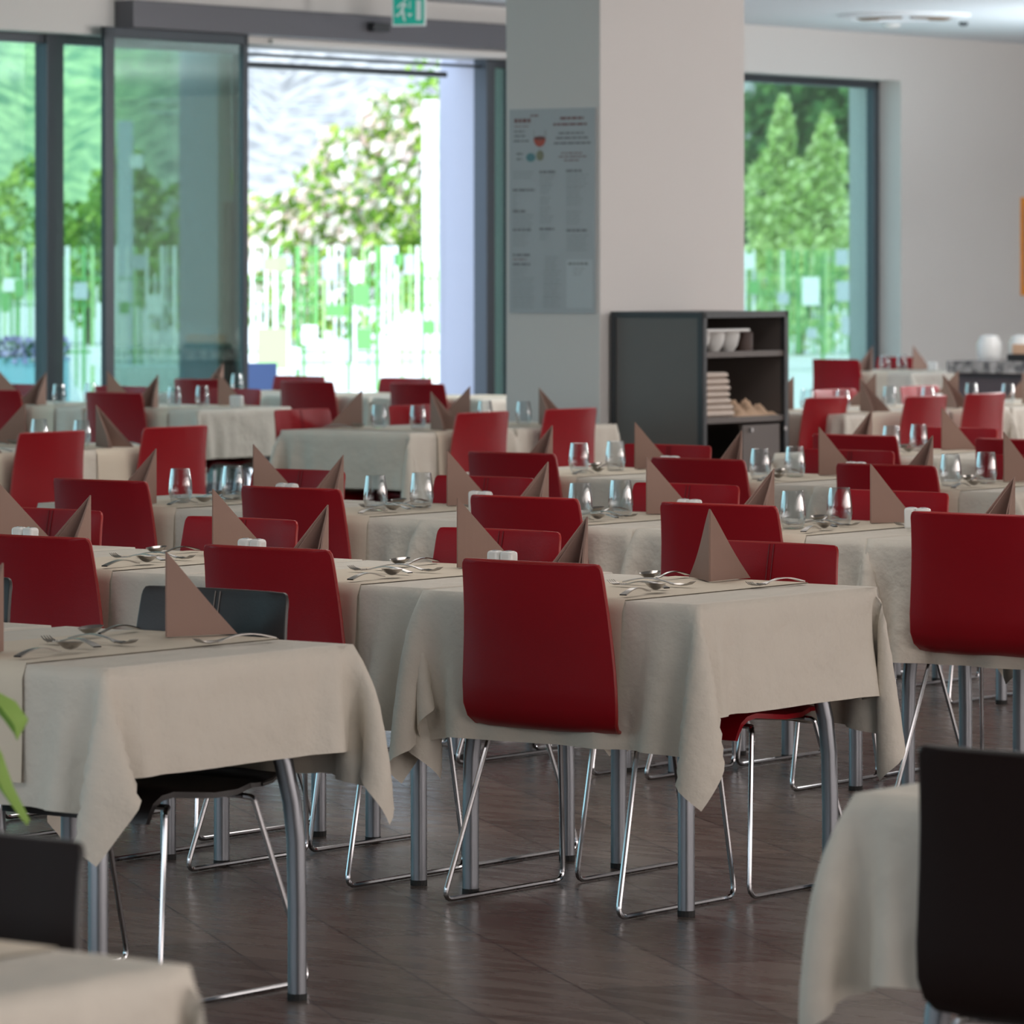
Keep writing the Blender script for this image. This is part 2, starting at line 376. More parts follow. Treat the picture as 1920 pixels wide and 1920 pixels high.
def disc(name, m, u, v, ru, rv, a0=0, a1=360, n=20):
    vs = [(px(u), QP-.0078, pz(v))]; k_ = n
    for k in range(n+1):
        t = R(a0+(a1-a0)*k/n); vs.append((px(u+ru*math.cos(t)), QP-.0078, pz(v-rv*math.sin(t))))
    MB().add(vs, [(0, k+1, k+2) for k in range(n)]).build(name, m, po)
disc('wine_print', M['winered'], 342, 330, 50, 75, 180, 360); disc('wine_foam_print', M['inkred'], 342, 330, 46, 18)
b = MB(); b.box(px(339), px(345), QP-.0078, QP-.006, pz(450), pz(400)); b.box(px(292), px(296), QP-.0078, QP-.006, pz(330), pz(262)); b.box(px(388), px(392), QP-.0078, QP-.006, pz(330), pz(262)); b.build('glass_outline', M['ink2'], po)
disc('teal_print', M['teal'], 268, 495, 38, 38); disc('olive_print', M['olive'], 345, 480, 30, 45)
MB().box(px(565), px(775), QP-.0072, QP-.006, pz(1790), pz(1375)).build('pale_box', mat('pale_box', (.50, .54, .56), .6), po)

# ---------------------------------------------------------------- exit sign
es = empty('exit_sign', 'green emergency exit sign with running man hanging above the doorway', 'sign')
place(es, -13.13, 15.57, 0)
es.rotation_euler = (0, 0, R(-14))
EZ = 3.175
b = MB().box(-.118, .118, -.012, .012, EZ, EZ+.235); b.build('sign_rim', M['white'], es, bevel=.003)
MB().box(-.108, .108, -.0135, .013, EZ+.012, EZ+.224).build('sign_face', M['green'], es)
b = MB()
def P2(pts): b.add([(x, -.0145, EZ+z) for x, z in pts], [tuple(range(len(pts)))])
P2([(.052, .04), (.088, .04), (.088, .175), (.052, .175)])                                   # doorway
P2([(.004, .12), (.012, .12), (.012, .17), (.004, .17)]); P2([(-.012, .085), (.028, .085), (.008, .06)])   # arrow
P2([(-.040, .17), (-.058, .10), (-.040, .095), (-.022, .16)])                                # trunk
P2([(-.052, .105), (-.085, .075), (-.098, .085), (-.10, .078), (-.08, .062), (-.04, .095)])  # rear leg
P2([(-.05, .10), (-.03, .10), (-.028, .06), (-.02, .035), (-.035, .035), (-.043, .065)])     # front leg
P2([(-.05, .165), (-.085, .13), (-.08, .122), (-.05, .145)]); P2([(-.03, .16), (-.01, .135), (-.016, .128), (-.035, .148)])
P2([(-.025+.013*math.cos(t), .188+.013*math.sin(t)) for t in [k*math.pi/5 for k in range(10)]])
b.build('pictogram', M['white'], es)
MB().box(-.10, -.09, -.004, .004, EZ+.235, HC).box(.09, .10, -.004, .004, EZ+.235, HC).build('bracket', M['frame'], es)
o = MB().box(-.09, .09, -.03, .03, 0, .06).build('door_sensor', M['cabframe'], bevel=.005)
place(o, -13.70, 15.95, 3.17, R(90)); tag(o, 'small black sensor on the operator box beside the exit sign', 'sensor')
# ceiling fittings
v = empty('ceiling_vent', 'round white ceiling diffuser with brown slots', 'vent'); v.location = (2.93, 35.2, 0)
MB().lathe([(.50, HC), (.49, HC-.025), (.40, HC-.035), (.38, HC-.02), (.02, HC-.02)], 40).build('diffuser_ring', M['ceil'], v, True)
for k, (a0, a1) in enumerate([(150, 262), (278, 385)]):
    m_ = MB(); n_ = 16; vs = []
    for i in range(n_+1):
        t = R(a0+(a1-a0)*i/n_)
        for r_, z_ in ((.37, HC-.022), (.33, HC-.04), (.22, HC-.04), (.18, HC-.022)): vs.append((r_*math.cos(t), r_*math.sin(t)*.9, z_))
    m_.add(vs, [(i*4+j, i*4+j+1, i*4+j+5, i*4+j+4) for i in range(n_) for j in range(3)]); m_.build('slot', mat('vent_brown', (.20, .12, .06), .7), v)
o = MB().lathe([(.0, -.03), (.02, -.03), (.035, -.02), (.035, 0)], 16).build('smoke_detector', M['frame']); o.location = (3.48, 36.3, HC); tag(o, 'tiny dark ceiling detector right of the vent', 'detector')
o = MB().lathe([(.0, -.03), (.05, -.03), (.07, -.01), (.07, 0)], 16).build('smoke_detector', M['ceramic']); o.location = (2.95, 36.6, HC); tag(o, 'small white ceiling detector just behind the vent', 'detector')

# ---------------------------------------------------------------- shelf cabinet beside the pillar
cb = empty('shelf_cabinet', 'dark grey open shelf cabinet standing against the pillar', 'cabinet'); place(cb, -7.0, 10.28)
# local: x = p (back is -.6), y = q
D_, L_, H_ = .58, .78, 1.31
b = MB(); b.box(-D_, 0, 0, .03, .0, H_).build('side_panel', M['cab'], cb, bevel=.003)
MB().box(-D_, 0, -.006, 0, H_-.03, H_).box(-D_, 0, -.006, 0, 0, .03).box(-.03, 0, -.006, 0, .03, H_-.03).box(-D_, -D_+.03, -.006, 0, .03, H_-.03).build('side_rim', M['cabframe'], cb)
MB().box(-D_, 0, L_-.03, L_, 0, H_).build('side_panel', M['cab'], cb, bevel=.003)
MB().box(-.02, .004, L_-.035, L_, 0, H_).box(-.02, .004, 0, .03, 0, H_).box(-.02, .004, 0, L_, H_-.03, H_+.002).build('front_rim', M['cabframe'], cb)
MB().box(-D_, 0, .03, L_-.03, H_-.03, H_).build('top_panel', M['cabframe'], cb)
for z in (1.075, .735, .40, .06): MB().box(-D_+.01, -.005, .03, L_-.03, z, z+.03).build('shelf', M['cab'], cb, bevel=.002)
MB().box(-D_, -D_+.01, .03, L_-.03, .03, .76).build('back_panel', M['cab'], cb)
MB().box(-D_, -D_+.008, .03, L_-.03, .76, H_-.03).build('glass_back', M['cabglass'], cb)
MB().box(-.02, .0, .36, .70, .09, .72).build('cabinet_door', M['cab'], cb)
for y_ in (.43, .74): MB().lathe([(0, 0), (.012, 0), (.012, .02), (0, .02)], 10, .006, y_, .685).build('knob', M['chrome'], cb)
# tray and bowls on the top shelf
o = MB().box(-.24, -.02, .05, .46, 1.205, 1.222).build('serving_tray', M['ceramic'], bevel=.006); place(o, -7.0, 10.28); tag(o, 'white tray resting on three hanging bowls in the cabinet', 'tray')
for k, y in enumerate((.10, .235, .37)):
    o = MB().lathe([(0, 0), (.030, .0), (.05, .03), (.060, .07), (.062, .10), (.056, .10), (.052, .06), (.03, .012), (0, .01)], 20).build('bowl', M['ceramic'], None, True)
    o.location = W(-7.1, 10.28+y, 1.105); tag(o, ['white bowl under the tray, nearest the cabinet side panel', 'white bowl under the tray, between two bowls', 'white bowl under the tray, beside the dark jar'][k], 'bowl', 'bowls in the cabinet')
o = MB().lathe([(0, 0), (.05, 0), (.052, .09), (.045, .10), (0, .10)], 18).build('jar', M['panelbrown'], None, True); o.location = W(-7.1, 10.28+.51, 1.105); tag(o, 'dark jar beside the white bowls in the cabinet', 'jar')
rn = random.Random(2)
for k in range(7):
    t_ = .032 if k else .036; z = .766 + k*.0335
    m_ = MB(); m_.tube([(-.33, .04, 0), (-.33, .32-k*.006, 0)], 1, 4) if False else None
    prof = [(-.15, 0), (.13, 0), (.148, .008), (.152, t_/2), (.146, t_-.006), (.13, t_-.001), (-.15, t_-.001)]
    n_ = len(prof); y1 = .31 - k*.009 + rn.uniform(-.008, .008); vs = [(x, y, zz) for y in (.045, y1) for x, zz in prof]
    m_.add(vs, [(i, (i+1) % n_, n_+(i+1) % n_, n_+i) for i in range(n_)] + [tuple(range(n_)), tuple(range(2*n_-1, n_-1, -1))])
    o = m_.build('folded_tablecloth', M['towel'], bevel=.009); place(o, -7.17, 10.28, z); tag(o, 'folded cream cloth in the cabinet pile, %s' % ['bottom of the stack', 'second from the bottom', 'third from the bottom', 'in the middle', 'third from the top', 'second from the top', 'topmost of the stack'][k], 'cloth', 'folded cloths on the middle shelf')
m_ = MB(); N_ = 22
vs = [(-.25+.23*i/N_, .33+.40*j/N_, .766 + max(0, math.sin(math.pi*j/N_))**.6*math.sin(math.pi*i/N_)**.5*(.05+.025*math.sin(j*1.1+i*.5)+.02*math.sin(i*1.7))) for i in range(N_+1) for j in range(N_+1)]
m_.add(vs, [(i*(N_+1)+j, (i+1)*(N_+1)+j, (i+1)*(N_+1)+j+1, i*(N_+1)+j+1) for i in range(N_) for j in range(N_)])
o = m_.build('crumpled_cloth', M['cork'], None, True); place(o, -7.0, 10.28); tag(o, 'crumpled beige cloth beside the folded cloths in the cabinet', 'cloth')
o = MB().box(-.28, -.02, .05, .34, .43, .50).build('folded_linen', M['towel'], bevel=.02); place(o, -7.0, 10.28); tag(o, 'flat cream linen bundle on the lower cabinet shelf', 'cloth')

# ---------------------------------------------------------------- buffet counter, jars, board
ct = empty('buffet_counter', 'dark buffet counter with speckled granite top at the right', 'counter'); place(ct, -10.55, 18.4)
MB().box(0, 2.4, .02, .9, 0, .80).build('body', M['counter'], ct, bevel=.005)
for k in range(4): MB().box(.03+k*.6, .58+k*.6, .0, .02, .06, .76).build('panel_door', M['counter'], ct, bevel=.004)
MB().lathe([(0, 0), (.018, .0), (.018, .03), (0, .03)], 12, .52, -.015, .55).build('knob', M['chrome'], ct)
MB().box(-.03, 2.45, -.04, .95, .80, .885).build('countertop', M['granite'], ct, bevel=.006)
def crock(k, p, q, lab, z=.885, s=.88):
    t = empty('ceramic_crock', lab, 'crock', 'white crocks on the buffet counter'); t.location = W(p, q, z); t.scale = (s,)*3
    MB().lathe([(0, 0), (.085, 0), (.098, .03), (.102, .12), (.094, .15), (.0, .152)], 28).build('pot', M['ceramic'], t, True)
    MB().lathe([(.084, .15), (.078, .185), (.05, .198), (0, .20)], 28).build('lid', M['ceramic'], t, True)
crock(0, -10.51, 18.82, 'round white ceramic crock at the left end of the counter')
crock(1, -10.31, 18.92, 'white ceramic crock behind the wooden board on the counter')
crock(2, -10.12, 19.02, 'white crock at the right photo edge, taller than the others', .885, 1.05)
o = MB().box(-.0, .4, -.01, .01, 0, .07).build('wooden_board', M['wood'], bevel=.005); place(o, -10.2, 18.62, .93); tag(o, 'pale wooden board propped in front of the white crocks', 'board')
o = MB().box(-.02, .4, -.05, .06, 0, .045).build('dark_tray', M['rubber'], bevel=.005); place(o, -10.2, 18.62, .885); tag(o, 'black tray under the wooden board on the counter', 'tray')
pf = empty('wall_picture', 'blue wall panel with orange border at the right photo edge', 'picture'); room(pf, None, None)
MB().box(WP, WP+.02, 24.86, 26.0, 1.29, 2.12).build('picture_border', M['orange'], pf)
MB().box(WP+.02, WP+.026, 24.9, 25.96, 1.37, 2.04).build('picture_sheet', M['blue'], pf)

# ---------------------------------------------------------------- chairs
def shell(prof, hw, dish, th, nx=12):
    n = len(prof); vs = []
    P = [Vector((0, a, b)) for a, b in prof]
    for s_ in (0, 1):
        for i in range(n):
            a = P[max(i-1, 0)]; c = P[min(i+1, n-1)]; t = (c-a).normalized(); nn = Vector((0, t.z, -t.y))   # towards the sitter
            for k in range(nx+1):
                u = -1 + 2*k/nx
                e = th*(1 if abs(u) < .99 else .55)
                q_ = P[i] + nn*(dish[i]*u*u) + nn*(e/2 if s_ else -e/2)
                vs.append((u*hw[i], q_.y, q_.z))
    fs = []; N = n*(nx+1)
    for i in range(n-1):
        for k in range(nx):
            a = i*(nx+1)+k; fs.append((a, a+1, a+nx+2, a+nx+1)); fs.append((N+a, N+a+nx+1, N+a+nx+2, N+a+1))
    for i in range(n-1):
        a = i*(nx+1); fs.append((a, a+nx+1, N+a+nx+1, N+a)); a += nx; fs.append((a, N+a, N+a+nx+1, a+nx+1))
    for k in range(nx):
        fs.append((k, N+k, N+k+1, k+1)); a = (n-1)*(nx+1)+k; fs.append((a, a+1, N+a+1, N+a))
    return MB().add(vs, fs)
BACK = [(-.125, .437), (-.155, .437), (-.180, .443), (-.200, .460), (-.211, .490), (-.216, .54), (-.220, .60), (-.226, .66), (-.234, .72), (-.244, .775), (-.250, .805), (-.2535, .822), (-.2555, .832), (-.257, .8375), (-.2575, .84)]
BHW = [.198, .204, .213, .222, .228, .228, .224, .219, .214, .210, .208, .207, .205, .201, .194]
BD = [0, 0, .002, .005, .008, .010, .012, .014, .016, .018, .019, .019, .019, .018, .017]
SEAT = [(-.13, .437), (-.06, .434), (.02, .436), (.10, .444), (.15, .447), (.185, .440), (.205, .425), (.214, .405), (.217, .385)]
SHW = [.196, .216, .221, .220, .219, .217, .214, .210, .205]
def make_chair(kind):
    m, mp, ms = {'red': (M['red'], M['red_pipe'], M['stitch_red']), 'black': (M['black'], M['black_pipe'], M['stitch']), 'brown': (M['brown'], M['black_pipe'], M['stitch'])}[kind]
    t = empty('dining_chair', None, 'chair')
    shell(BACK, BHW, BD, .017).build('backrest', m, t, True, angle=60)
    shell(SEAT, SHW, [0, .004, .006, .006, .004, .002, 0, 0, 0], .022).build('seat', m, t, True, angle=60)
    pts = []
    n = len(BACK)
    for i in range(1, n): pts.append((-BHW[i], BACK[i][0]+BD[i], BACK[i][1]))
    top = BACK[-1]
    for k in range(1, 8): u = -1+2*k/8; pts.append((u*BHW[-1], top[0]+BD[-1]*u*u, top[1]+.001))
    for i in range(n-1, 0, -1): pts.append((BHW[i], BACK[i][0]+BD[i], BACK[i][1]))
    MB().tube(pts, .0050, 6).build('piping', mp, t, True)
    s_ = MB()
    for x in (-.007, .007): s_.tube([(x, BACK[i][0]+.0105, BACK[i][1]) for i in range(3, n)], .0013, 4)
    s_.build('stitching', ms, t)
    for s in (-1, 1):
        path = fillet([(s*.215, .165, .417), (s*.236, .195, .415), (s*.262, .245, .0075), (s*.262, -.245, .0075), (s*.222, -.105, .415), (s*.20, -.10, .417)], .035, 5)
        MB().tube(path, .0065, 8).build('sled_leg', M['chrome'], t, True)
    MB().tube([(-.215, .165, .417), (.215, .165, .417)], .0065, 8).build('cross_rod', M['chrome'], t, True)
    MB().tube([(-.20, -.10, .417), (.20, -.10, .417)], .0065, 8).build('cross_rod', M['chrome'], t, True)
    return Proto(t)
CH = {k: make_chair(k) for k in ('red', 'black', 'brown')}
def chair(p, q, rot, label, kind='red', group=None):
    c = CH[kind].get(); place(c, p, q, 0, rot); tag(c, label, 'chair', group or 'red leather dining chairs'); return c

# ---------------------------------------------------------------- tables and cloths
TL, TW, TZ = .82, .78, .752
def drape(L, Wd, ox, oy, seed, sp=.028, steps=240, its=14):
    rg = np.random.RandomState(seed)
    def axis(h, o, st, si):      # grid lines fall exactly on the table edge
        n1 = int(round(o/st)); n2 = int(round(2*h/si))
        return np.concatenate([np.linspace(-h-o, -h, n1+1)[:-1], np.linspace(-h, h, n2+1), np.linspace(h, h+o, n1+1)[1:]])
    ax_, ay_ = axis(L/2, ox, .0235, .0275), axis(Wd/2, oy, .0235, .0275); nx, ny = len(ax_), len(ay_)
    X, Y = np.meshgrid(ax_, ay_, indexing='ij')
    P = np.stack([X, Y, np.zeros_like(X)], -1).reshape(-1, 3); idx = np.arange(nx*ny).reshape(nx, ny); hx, hy = L/2, Wd/2
    w = np.where((np.abs(P[:, 0]) < hx+.001) & (np.abs(P[:, 1]) < hy+.001), 0., 1.); sets = []
    def add(a, b, k):
        a = a.ravel(); b = b.ravel(); r = np.linalg.norm(P[a]-P[b], axis=1); m = (w[a]+w[b]) > 0; sets.append((a[m], b[m], r[m], k))
    for o in (0, 1):
        a = idx[o:-1:2, :]; add(a, idx[o+1::2, :][:a.shape[0]], 1.)
        a = idx[:, o:-1:2]; add(a, idx[:, o+1::2][:, :a.shape[1]], 1.)
        a = idx[o:-1:2, :-1]; add(a, idx[o+1::2, 1:][:a.shape[0]], .25)
        a = idx[o:-1:2, 1:]; add(a, idx[o+1::2, :-1][:a.shape[0]], .25)
    for o in range(4):
        b = idx[o+2::4, :]; add(idx[o:-2:4, :][:b.shape[0]], b, .05)
        b = idx[:, o+2::4]; add(idx[:, o:-2:4][:, :b.shape[1]], b, .05)
    d = np.maximum(np.abs(P[:, 0])-hx, 0)+np.maximum(np.abs(P[:, 1])-hy, 0)
    P[:, 2] -= d*.15; P += rg.normal(0, .0025, P.shape)*w[:, None]*(d > 0)[:, None]
    V = np.zeros_like(P); dt = .016; ph = rg.uniform(0, 6.28, 4)
    for s in range(steps):
        V[:, 2] -= 6.*dt*w
        if s < 80:
            V[:, 0] += w*dt*.5*np.sin(P[:, 1]*9+ph[0]); V[:, 1] += w*dt*.5*np.sin(P[:, 0]*9+ph[1])
        Q = P+V*dt*w[:, None]
        for it in range(its):
            for a, b, rest, k in sets:
                dv = Q[b]-Q[a]; l = np.sqrt((dv*dv).sum(1))+1e-9; wa = w[a]; wb = w[b]
                c = ((l-rest)/l/(wa+wb)*k)[:, None]*dv
                Q[a] += c*wa[:, None]; Q[b] -= c*wb[:, None]
            ax = np.abs(Q[:, 0]); ay = np.abs(Q[:, 1]); ins = (ax < hx) & (ay < hy) & (Q[:, 2] < 0) & (w > 0)
            dx = hx-ax; dy = hy-ay; top = ins & (-Q[:, 2] < np.minimum(dx, dy)); Q[top, 2] = 0
            sx = ins & ~top & (dx <= dy); Q[sx, 0] = np.sign(Q[sx, 0])*hx
            sy = ins & ~top & (dx > dy); Q[sy, 1] = np.sign(Q[sy, 1])*hy
        V = (Q-P)/dt*.965; V *= np.minimum(1, 3/(np.linalg.norm(V, axis=1)+1e-9))[:, None]; P = Q
    F = [(int(idx[i, j]), int(idx[i+1, j]), int(idx[i+1, j+1]), int(idx[i, j+1])) for i in range(nx-1) for j in range(ny-1)]
    return P, F
def cloth_mesh(seed, ox=.265, oy=.345):
    P, F = drape(TL+.006, TW+.006, ox, oy, seed)
    rg = np.random.RandomState(seed+50); f1, f2, f3 = rg.uniform(0, 6.28, 3)
    drop = np.clip(-P[:, 2]/.33, 0, 1)
    sy = (np.abs(P[:, 1]) > TW/2-.01) & (np.abs(P[:, 0]) < TL/2-.04); sx = (np.abs(P[:, 0]) > TL/2-.01) & (np.abs(P[:, 1]) < TW/2-.04)
    ey = np.clip((TL/2-.04-np.abs(P[:, 0]))/.12, 0, 1); ex = np.clip((TW/2-.04-np.abs(P[:, 1]))/.12, 0, 1)
    wy = (np.sin(P[:, 0]*21+f1)+.6*np.sin(P[:, 0]*37+f2)+1.2)*.011*drop*ey; wx = (np.sin(P[:, 1]*15+f3)+1.0)*.006*drop*ex
    P[:, 1] += np.sign(P[:, 1])*wy*sy; P[:, 0] += np.sign(P[:, 0])*wx*sx
    me = bpy.data.meshes.new('tablecloth'); me.from_pydata([tuple(x) for x in P], [], F)
    for f in me.polygons: f.use_smooth = True
    me.materials.append(M['cloth'])
    # the runner lies over this cloth and hangs down both long sides
    hw = .205; nxs = 9; vs = []; fs = []; rows = []
    hy = TW/2
    for s in (-1, 1):
        for k in range(8, 0, -1) if s < 0 else range(1, 9): rows.append((s, k*.03))
        if s < 0:
            for k in range(13): rows.append((0, -hy-.004+(2*hy+.008)*k/12))
    for (s, v) in rows:
        for k in range(nxs):
            x = -hw + 2*hw*k/(nxs-1)
            if s == 0: vs.append((x, v, .0015))
            else:
                msk = (np.abs(P[:, 0]-x) < .05) & (np.abs(P[:, 2]+v) < .045) & (P[:, 1]*s > 0)
                out = (P[msk, 1]*s).max() if msk.any() else hy
                vs.append((x, s*(max(out, hy)+.005), .0015-v))
    for i in range(len(rows)-1):
        for k in range(nxs-1): a = i*nxs+k; fs.append((a, a+1, a+nxs+1, a+nxs))
    rm = bpy.data.meshes.new('table_runner'); rm.from_pydata(vs, [], fs)
    for f in rm.polygons: f.use_smooth = True
    rm.materials.append(M['runner'])
    return me, rm
CLOTHS = [cloth_mesh(s) for s in (3, 5, 9, 14)] + [cloth_mesh(22, .22, .28)]
def make_table():
    t = empty('dining_table', None, 'table')
    MB().box(-TL/2+.02, TL/2-.02, -TW/2+.02, TW/2-.02, TZ-.03, TZ-.004).build('tabletop', M['board'], t)
    a = MB(); i_ = .10
    for (x0, x1, y0, y1) in ((-.31, .31, -.29, -.27), (-.31, .31, .27, .29), (-.31, -.29, -.29, .29), (.29, .31, -.29, .29)): a.box(x0, x1, y0, y1, TZ-.085, TZ-.028)
    a.build('apron', M['steel'], t)
    for sx in (-1, 1):
        for sy in (-1, 1):
            fx, fy = sx*.326, sy*.312
            pts = [(fx, fy, .012)] + [(fx-sx*d, fy-sy*d, z) for z, d in ((.20, .0), (.34, .002), (.42, .008), (.50, .020), (.58, .038), (.66, .060), (TZ-.03, .085))]
            l = MB().tube(pts, .0205, 14).build('leg', M['steel'], t, True, angle=60)
            MB().tube([(fx, fy, 0), (fx, fy, .014)], .0212, 14).build('foot_cap', M['rubber'], l)
    return Proto(t)
TABLE = make_table()
RT = random.Random(11)
def napkin_mesh():
    m = MB()
    for k, ang in enumerate((27, -27)):
        n = 8; th = .0022
        for lay in (0, 1):
            vs = []
            for i in range(n+1):
                s = i/n; r = .172*s*(1-.06*lay); a = R(ang*(1 if lay == 0 else .80)) * (1 - .10*math.sin(math.pi*s))
                x = r*math.sin(a); y = -r*math.cos(a); z = .183*(1-s)*(1-.03*lay)
                nx_, ny_ = math.cos(a)*th, math.sin(a)*th
                vs += [(x-nx_, y-ny_, 0), (x-nx_, y-ny_, z), (x+nx_, y+ny_, 0), (x+nx_, y+ny_, z)]
            fs = []
            for i in range(n):
                o = i*4; fs += [(o, o+4, o+5, o+1), (o+2, o+3, o+7, o+6), (o+1, o+5, o+7, o+3)]
            fs += [(0, 1, 3, 2)]
            m.add(vs, fs)
    return m.mesh('folded_napkin', False)
NAP = napkin_mesh(); NAP.materials.append(M['napkin'])
def spoon_mesh():
    m = MB(); pts = []; rs = []
    vs = []; fs = []; n = 12
    for i in range(n+1):
        s = i/n; y = -.10+.135*s; hw_ = .0085-.0052*min(1, s*1.3) if s < .8 else .0033; z = .0025+.010*math.sin(math.pi*min(1, s*1.05))
        vs += [(-hw_, y, z), (hw_, y, z), (hw_, y, z+.0022), (-hw_, y, z+.0022)]
    for i in range(n):
        o = i*4; fs += [(o, o+1, o+5, o+4), (o+1, o+2, o+6, o+5), (o+2, o+3, o+7, o+6), (o+3, o, o+4, o+7)]
    m.add(vs, fs)
    vs = []; fs = []; N = 12; Rr = 5
    for j in range(Rr+1):
        for k in range(N):
            a = 2*math.pi*k/N; r = j/Rr; vs.append((.0205*r*math.sin(a), .066+.034*r*math.cos(a), .0035+.012*r*r+.004*(1-math.cos(a))*.5*r))
    for j in range(Rr):
        for k in range(N): fs.append((j*N+k, j*N+(k+1) % N, (j+1)*N+(k+1) % N, (j+1)*N+k))
    m.add(vs, fs); return m.mesh('spoon', True)
def fork_mesh():
    m = MB(); vs = []; fs = []; n = 12
    for i in range(n+1):
        s = i/n; y = -.095+.145*s; hw_ = .0085-.0052*min(1, s*1.4) if s < .82 else .0033+(.011-.0033)*(s-.82)/.18; z = .0025+.010*math.sin(math.pi*min(1, s*1.05))
        vs += [(-hw_, y, z), (hw_, y, z), (hw_, y, z+.0022), (-hw_, y, z+.0022)]
    for i in range(n):
        o = i*4; fs += [(o, o+1, o+5, o+4), (o+1, o+2, o+6, o+5), (o+2, o+3, o+7, o+6), (o+3, o, o+4, o+7)]
    m.add(vs, fs)
    for k in range(4):
        x = -.0093+.0062*k; m.tube([(x, .05, .0045), (x, .07, .003), (x, .085, .006), (x*.95, .096, .0115)], [.0018, .0017, .0015, .0007], 5)
    return m.mesh('fork', True)
SPO, FOR = spoon_mesh(), fork_mesh()
for x in (SPO, FOR): x.materials.append(M['cutlery'])
GL = MB().lathe([(0, .004), (.026, .004), (.033, .015), (.0365, .035), (.035, .065), (.029, .112), (.0277, .112), (.0335, .065), (.0348, .035), (.031, .018), (0, .013)], 24).mesh('glass_tumbler', True)
GL2 = MB().lathe([(0, 0), (.028, 0), (.033, .015), (.0365, .035), (.035, .065), (.029, .112), (.0275, .113), (.0335, .065), (.034, .035), (.030, .016), (0, .012)], 24).mesh('glass_tumbler', True)
GL2.materials.append(M['glass'])
SHK = MB().box(-.019, .019, -.016, .016, 0, .062).mesh('shaker')
def mk(name, me): o = bpy.data.objects.new(name, me); col.objects.link(o); return o
def make_shaker():
    t = MB().box(-.0195, .0195, -.017, .017, 0, .066).build('salt_shaker', M['ceramic'], None, True, bevel=.009)
    t.modifiers['bevel'].segments = 3
    MB().lathe([(0, .0662), (.009, .0662), (.009, .0672), (0, .0676)], 12).build('sieve_top', M['chrome'], t)
    return t
SHAKER = Proto(make_shaker())
def seat_set(pc, qc, trot, far, ph, side, glass=True, cut=True, nap_rot=0., nap=True, np_=(-.02, -.235)):
    """one place setting; local frame of the table, the far seat is turned half a turn"""
    a = trot + (math.pi if far else 0)
    ca, sa = math.cos(a), math.sin(a)
    def loc(x, y): return (pc + ca*x - sa*y, qc + sa*x + ca*y)
    # in room axes (p to the right, q away) a turn by a about z
    def put(o, x, y, z, r):
        p, q = loc(x, y); place(o, p, q, z, a + r); return o
    Z = TZ + .0055
    j = lambda s=.012: RT.uniform(-s, s)
    if nap:
        o = mk('folded_napkin', NAP); put(o, np_[0]+j(), np_[1]+j(), Z, nap_rot + RT.uniform(-.10, .10))
        tag(o, 'brown folded napkin at the %s of %s' % (side, ph), 'napkin', 'folded brown napkins')
    if glass:
        o = mk('glass_tumbler', GL2); o.scale = (1.1, 1.1, 1); put(o, .0+j(), -.125+j(), Z, 0); tag(o, 'clear tapered tumbler at the %s of %s' % (side, ph), 'glass', 'clear tumblers')
    if cut:
        o = mk('spoon', SPO); o.scale = (1.13, 1.13, 1.2); put(o, .125+j(), -.235+j(), Z, R(8)+j(.12)); tag(o, 'steel spoon at the %s of %s' % (side, ph), 'spoon', 'steel spoons')
        if cut > 1:
            o = mk('fork', FOR); o.scale = (1.13, 1.13, 1.2); put(o, -.0+j(), -.045+j(.006), Z, R(80)+j(.15)); tag(o, 'small crosswise fork at the %s of %s' % (side, ph), 'fork', 'steel forks')
            o = mk('fork', FOR); o.scale = (1.13, 1.13, 1.2); put(o, -.215+j(), -.22+j(), Z, R(-6)+j(.12)); tag(o, 'fork left of the napkin, %s of %s' % (side, ph), 'fork', 'steel forks')
TI = [0]
